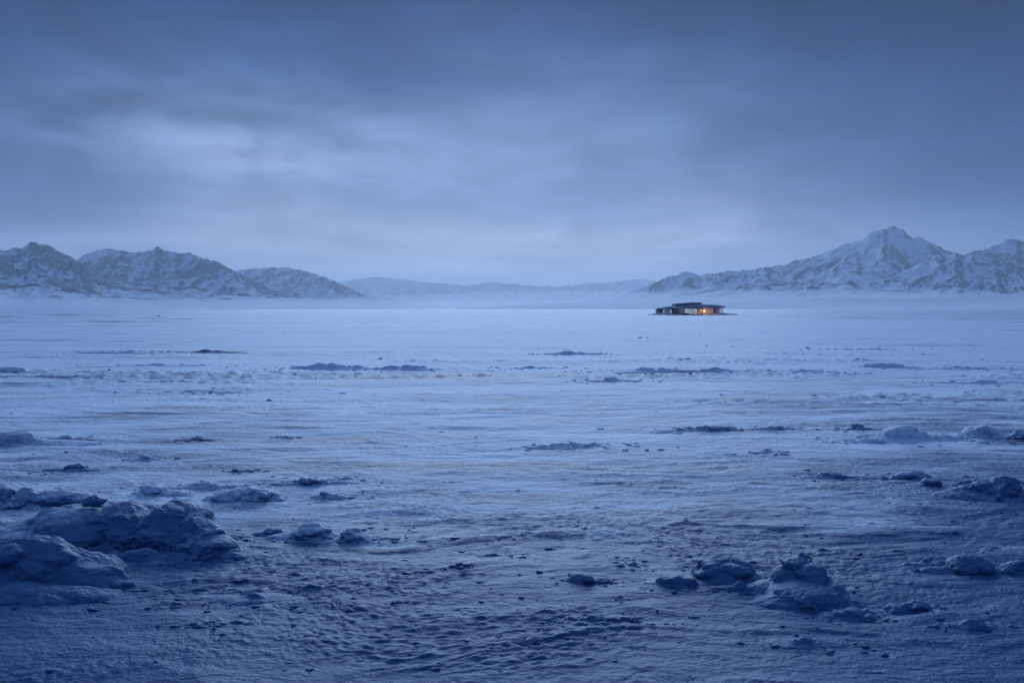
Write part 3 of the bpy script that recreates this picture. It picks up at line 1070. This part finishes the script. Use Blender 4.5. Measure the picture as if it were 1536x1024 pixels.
def prism(outline, y0, y1):
    """outline in x,z (counter clockwise seen from the viewer); extruded from y0 to y1"""
    n = len(outline)
    v = [(x, y0, z) for x, z in outline] + [(x, y1, z) for x, z in outline]
    f = [tuple(range(n)), tuple(range(2 * n - 1, n - 1, -1))]
    for i in range(n):
        j = (i + 1) % n
        f.append((i, i + n, j + n, j))
    return v, f


def box(x0, x1, y0, y1, z0, z1):
    return prism([(x0, z0), (x1, z0), (x1, z1), (x0, z1)], y0, y1)


def part(name, shapes, mat, parent, bevel=0.0, label=None):
    v, f, off = [], [], 0
    for sv, sf in shapes:
        v += sv
        f += [tuple(i + off for i in q) for q in sf]
        off += len(sv)
    me = bpy.data.meshes.new(name)
    me.from_pydata(v, [], f)
    me.update()
    import bmesh
    bm = bmesh.new()
    bm.from_mesh(me)
    bmesh.ops.recalc_face_normals(bm, faces=bm.faces)
    if bevel:
        bmesh.ops.bevel(bm, geom=bm.edges[:], offset=bevel, segments=1, affect='EDGES')
    bm.to_mesh(me)
    bm.free()
    me.materials.append(mat)
    o = bpy.data.objects.new(name, me)
    C.objects.link(o)
    o.parent = parent
    if label:
        o["label"] = label
    return o


B = bpy.data.objects.new("glass_pavilion", None)
B.location = (bx0, by0, 0.0)
B.empty_display_size = 3
C.objects.link(B)
tag(B, "low modern glass pavilion with flat layered roofs and warm lit windows alone on the ice", "building")
FZ = 0.0
zt = lz(461.2)
part("plinth", [box(lx(1014.5), lx(1084.5), -0.35, 12.2, -0.4, 0.32)], M_WALL, B)
part("floor", [box(lx(1015.5), lx(1083.5), 0.2, 11.8, 0.32, 0.42)], M_WALL2, B)
part("wall", [box(lx(1015), lx(1084), 11.7, 12.0, 0.32, zt), box(lx(1015), lx(1016.2), 0.3, 11.7, 0.32, zt),
              box(lx(1083.2), lx(1084), 0.3, 11.7, 0.32, zt)], M_WALL, B)
part("wall", [box(lx(1014.6), lx(1018.6), 0.0, 0.35, 0.32, zt)], M_WALL, B)
part("wall", [box(lx(1070.2), lx(1074.2), -0.1, 2.2, 0.32, zt)], M_WALL, B, label="dark pier right of the lit windows")


def window(a, b, py0, py1, mat, mull=1, label=None, y=0.1):
    x0, x1, z0, z1 = lx(a), lx(b), lz(py1), lz(py0)
    t = 0.07
    sh = [box(x0, x0 + t, y - 0.05, y + 0.1, z0, z1), box(x1 - t, x1, y - 0.05, y + 0.1, z0, z1),
          box(x0 + t, x1 - t, y - 0.05, y + 0.1, z1 - t, z1), box(x0 + t, x1 - t, y - 0.05, y + 0.1, z0, z0 + t)]
    for k in range(1, mull + 1):
        xm = x0 + (x1 - x0) * k / (mull + 1)
        sh.append(box(xm - 0.03, xm + 0.03, y - 0.04, y + 0.09, z0 + t, z1 - t))
    w_ = part("window", sh, M_FRAME, B, label=label)
    part("pane", [box(x0 + t + 0.001, x1 - t - 0.001, y + 0.12, y + 0.15, z0, z1)], mat, w_)


window(1018.8, 1022.4, 461.8, 471.0, M_DIM, 1)
window(1022.6, 1026.6, 461.8, 471.0, M_DIM, 1)
window(1026.8, 1033.4, 462.4, 470.0, M_COOL, 2, "pale cool lit window")
window(1033.6, 1038.4, 462.4, 471.0, M_COOL, 1)
window(1038.6, 1046.0, 462.6, 471.2, M_COOL, 3)
window(1046.6, 1049.6, 464.2, 467.4, M_AMBER, 0)
window(1049.8, 1053.0, 463.8, 467.6, M_WARM, 0, "bright warm lit window left of the post")
window(1046.6, 1053.0, 467.8, 471.2, M_AMBER, 1, "amber lower window left of the post")
window(1053.8, 1058.4, 463.8, 468.4, M_WARM, 0, "bright warm lit window right of the post")
window(1053.8, 1058.4, 468.6, 471.2, M_AMBER, 1)
window(1059.2, 1070.0, 462.8, 471.2, M_DIMWARM, 2, "dim reddish lit window")
window(1074.5, 1078.5, 461.6, 469.8, M_DIM, 1)
window(1078.8, 1083.8, 461.6, 469.8, M_COOL, 2)
# spandrel strips above and below the glazing
part("spandrel", [box(lx(1026.8), lx(1070.0), 0.02, 0.2, lz(462.35), zt), box(lx(1046.4), lx(1058.9), 0.03, 0.19, lz(463.75), lz(462.4)), box(lx(1018.8), lx(1070.0), 0.02, 0.2, 0.32, lz(471.25)),
                  box(lx(1074.5), lx(1083.8), 0.02, 0.2, 0.32, lz(469.85))], M_WALL, B)
for a in (1053.4, 1078.6, 1084.0, 1026.7):
    part("post", [box(lx(a) - 0.07, lx(a) + 0.07, -0.35, -0.2, 0.32, zt)], M_FRAME, B)
# main roof: thick bowed fascia
bot = [(1011.6, 460.9), (1026, 460.9), (1040, 461.3), (1060, 461.5), (1078, 461.4), (1087.2, 460.9)]
top = [(1087.2, 459.7), (1081, 458.8), (1070, 458.2), (1056, 457.9), (1040, 457.9), (1034, 458.5), (1024, 459.4), (1011.6, 460.3)]
part("roof", [prism([(lx(a), lz(b)) for a, b in bot + top], -1.3, 12.6)], M_FASCIA, B, 0.03)
ts = [(1086.9, 459.66), (1081, 458.76), (1070, 458.16), (1056, 457.86), (1040, 457.86), (1034, 458.46), (1024, 459.36), (1012, 460.24)]
tt = [(1012.2, 459.9), (1024, 458.7), (1034, 457.6), (1040, 457.0), (1054, 456.6), (1068, 456.9), (1080, 458.0), (1086.7, 459.25)]
part("roof_snow", [prism([(lx(a), lz(b)) for a, b in ts[::-1]] + [(lx(a), lz(b)) for a, b in tt[::-1]], -1.1, 12.3)], M_SNOWCAP, B, 0.03)
# raised clerestory in two lengths
part("clerestory", [prism([(lx(1013.4), lz(459.6)), (lx(1034.2), lz(457.9)), (lx(1034.2), lz(454.5)), (lx(1013.8), lz(455.7))], 1.0, 8.0)], M_WALL, B, 0.02)
part("clerestory_roof", [prism([(lx(1012.4), lz(455.75)), (lx(1036.0), lz(454.45)), (lx(1036.0), lz(453.75)), (lx(1012.4), lz(455.1))], 0.4, 8.6)], M_FASCIA, B, 0.02)
part("clerestory", [box(lx(1036.4), lx(1053.6), 2.2, 9.0, lz(457.2), lz(454.8))], M_WALL2, B, 0.02)
part("clerestory_roof", [box(lx(1036.4), lx(1054.8), 1.6, 9.4, lz(454.75), lz(453.4))], M_FASCIA, B, 0.02)
part("skylight_strip", [box(lx(1016.5), lx(1031.5), 0.93, 0.99, lz(457.4), lz(456.6))], M_WALL2, B)
# left wing, set back
wy = 7.0
k = (by0 + wy) / by0
L = lambda px: lx(px) * k
zz = lambda py: HC + (lz(py) - HC) * k
part("wing_wall", [box(L(993.2), L(1013.6), wy, wy + 7, -0.3, zz(463.4))], M_WALL2, B)
for a, b, m_ in ((999.8, 1002.4, M_COOL), (1003.2, 1006.6, M_DIM), (1007.2, 1009.6, M_DIM), (1010.2, 1013.2, M_COOL)):
    x0, x1 = L(a), L(b)
    fr = part("window", [box(x0, x0 + 0.06, wy - 0.1, wy - 0.01, zz(469.6), zz(464.2)), box(x1 - 0.06, x1, wy - 0.1, wy - 0.01, zz(469.6), zz(464.2)),
                         box(x0 + 0.06, x1 - 0.06, wy - 0.1, wy - 0.01, zz(464.5), zz(464.2))], M_FRAME, B)
    part("pane", [box(x0 + 0.065, x1 - 0.065, wy - 0.06, wy - 0.015, zz(469.6), zz(464.52))], m_, fr)
part("wing_roof", [prism([(L(990.4), zz(463.4)), (L(1013.8), zz(463.1)), (L(1013.8), zz(459.9)), (L(1008), zz(460.2)), (L(1000), zz(461.4)), (L(990.4), zz(462.6))],
                         wy - 1.0, wy + 8)], M_FASCIA, B, 0.03)
part("roof_snow", [prism([(L(991.0), zz(462.5)), (L(1000), zz(461.32)), (L(1008), zz(460.12)), (L(1012.8), zz(459.86)), (L(1012.8), zz(459.5)), (L(1008), zz(459.8)),
                          (L(1000), zz(461.0)), (L(991.2), zz(462.3))], wy - 0.8, wy + 7.8)], M_SNOWCAP, B)
# lamp added outside the glass for the warm window light on the snow
lp = bpy.data.lights.new("window_spill", 'POINT')
lp.energy = 170
lp.color = (1.0, 0.62, 0.34)
lp.shadow_soft_size = 0.3
lo = bpy.data.objects.new("window_spill", lp)
lo.location = (lx(1058), -1.1, 1.5)
lo.parent = B
C.objects.link(lo)


# drifts and rocks round the pavilion
def drift(name, px, dy, w_, dep, h, seed, label, cat, mat, rough=0.3):
    rs = np.random.RandomState(seed)
    v, f = ICO3
    v = v * (1 + 0.25 * perlin3(v * 1.6 + seed, seed))[:, None] * np.array([w_, dep, h])
    v[:, 2] += rough * h * perlin3(v / h * 0.8, seed + 1)
    o = mesh_np(name, v, f, mat)
    o.location = (bx0 + lx(px) * (by0 + dy) / by0, by0 + dy, 0.0)
    tag(o, label, cat)
    return o


drift("snow_drift", 1003, 4.0, 5.2, 2.6, 0.85, 1, "snow drift banked against the low left wing of the pavilion", "snow drift", M_SNOWCAP)
drift("snow_drift", 1086, 1.0, 5.5, 4.0, 0.85, 2, "grey snow drift at the right corner of the pavilion", "snow drift", M_SNOWCAP)
drift("rock", 985, 6.0, 0.9, 0.7, 0.55, 3, "dark rock on the snow left of the pavilion wing", "rock", M_ROCK)
drift("rock", 979, 6.5, 0.5, 0.5, 0.3, 4, "smallest dark rock farthest left of the pavilion", "rock", M_ROCK)
drift("rock", 1003, -1.5, 2.0, 0.7, 0.33, 5, "long flat dark rock in front of the pavilion wing", "rock", M_ROCK)
drift("rock", 1011, -1.6, 1.2, 0.6, 0.38, 6, "dark rock at the left front corner of the pavilion", "rock", M_ROCK)
drift("rock", 1024, -1.9, 2.6, 0.5, 0.36, 7, "low dark rocks under the dim left windows of the pavilion", "rock", M_ROCK)
drift("rock", 1035, -1.9, 1.8, 0.5, 0.30, 8, "low dark rock under the pale windows of the pavilion", "rock", M_ROCK)
drift("rock", 1104, 1.0, 0.9, 0.6, 0.32, 9, "small dark rock on the snow right of the pavilion", "rock", M_ROCK)
drift("rock", 180, -60, 0.7, 0.5, 0.4, 10, "lone dark speck of rock far off at the left end of the plain", "rock", M_ROCK)

# ------------------------------------------------------------------ haze
hx, hy0, hy1, hz0, hz1 = 20500.0, -6000.0, 21500.0, -12.0, 760.0
hv = [(-hx, hy0, hz0), (hx, hy0, hz0), (hx, hy1, hz0), (-hx, hy1, hz0), (-hx, hy0, hz1), (hx, hy0, hz1), (hx, hy1, hz1), (-hx, hy1, hz1)]
hf = [(0, 3, 2, 1), (4, 5, 6, 7), (0, 1, 5, 4), (1, 2, 6, 5), (2, 3, 7, 6), (3, 0, 4, 7)]
me = bpy.data.meshes.new("haze")
me.from_pydata(hv, [], hf)
me.update()
hm = bpy.data.materials.new("haze")
hm.use_nodes = True
hm.node_tree.nodes.clear()
hn = NT(hm.node_tree)
ho = hn.new("ShaderNodeOutputMaterial")
pv = hn.new("ShaderNodeVolumePrincipled")
pv.inputs["Color"].default_value = (0.82, 0.92, 1.0, 1)
pv.inputs["Density"].default_value = 0.9e-4
pv.inputs["Anisotropy"].default_value = 0.25
hn.l.new(pv.outputs[0], ho.inputs["Volume"])
me.materials.append(hm)
hz = bpy.data.objects.new("haze", me)
C.objects.link(hz)
tag(hz, "pale blue haze hanging over the plain and mountains", None, None, "stuff")

# low mist lying against the feet of the mountains
gxm = np.linspace(-14000, 14000, 141)
gym = np.linspace(1500, 17500, 81)
mx_, my_ = np.meshgrid(gxm, gym)
topz = 52 + 42 * fbm(mx_ / 2600.0, my_ / 2600.0, 3, 301) + 45 * smooth01(6000, 12000, my_)
edge = np.minimum(np.minimum(mx_ + 14000, 14000 - mx_), np.minimum(my_ - 1500, 17500 - my_))
topz = -3.0 + (np.maximum(topz, 12) + 3.0) * smooth01(-200, 1500, edge)
nt_, ns_ = mx_.shape
tv = np.stack([mx_, my_, topz], -1).reshape(-1, 3)
bv = np.stack([mx_, my_, np.full_like(mx_, -8.0)], -1).reshape(-1, 3)
tq = grid_quads(nt_, ns_)
ring = list(range(ns_)) + [r * ns_ + ns_ - 1 for r in range(1, nt_)] + [(nt_ - 1) * ns_ + c for c in range(ns_ - 2, -1, -1)] + [r * ns_ for r in range(nt_ - 2, 0, -1)]
K = nt_ * ns_
sq = np.array([(ring[i] + K, ring[(i + 1) % len(ring)] + K, ring[(i + 1) % len(ring)], ring[i]) for i in range(len(ring))])
mm = bpy.data.materials.new("mist")
mm.use_nodes = True
mm.node_tree.nodes.clear()
mn = NT(mm.node_tree)
mo_ = mn.new("ShaderNodeOutputMaterial")
pm = mn.new("ShaderNodeVolumePrincipled")
pm.inputs["Color"].default_value = (0.92, 0.96, 1.0, 1)
pm.inputs["Density"].default_value = 3.2e-4
pm.inputs["Anisotropy"].default_value = 0.3
mn.l.new(pm.outputs[0], mo_.inputs["Volume"])
mist = mesh_np("mist", np.concatenate([tv, bv]), np.concatenate([tq, tq[:, ::-1] + K, sq]), mm)
tag(mist, "low pale mist lying against the feet of the mountains", None, None, "stuff")

# ------------------------------------------------------------------ render settings
sc = bpy.context.scene
sc.render.engine = 'CYCLES'
sc.cycles.use_denoising = True
sc.cycles.max_bounces = 6
sc.cycles.diffuse_bounces = 2
sc.cycles.glossy_bounces = 2
sc.cycles.volume_bounces = 3
sc.cycles.use_adaptive_sampling = True
sc.cycles.adaptive_threshold = 0.01
sc.view_settings.view_transform = 'Standard'
sc.view_settings.look = 'None'
sc.view_settings.exposure = 0.0
sc.view_settings.gamma = 1.0
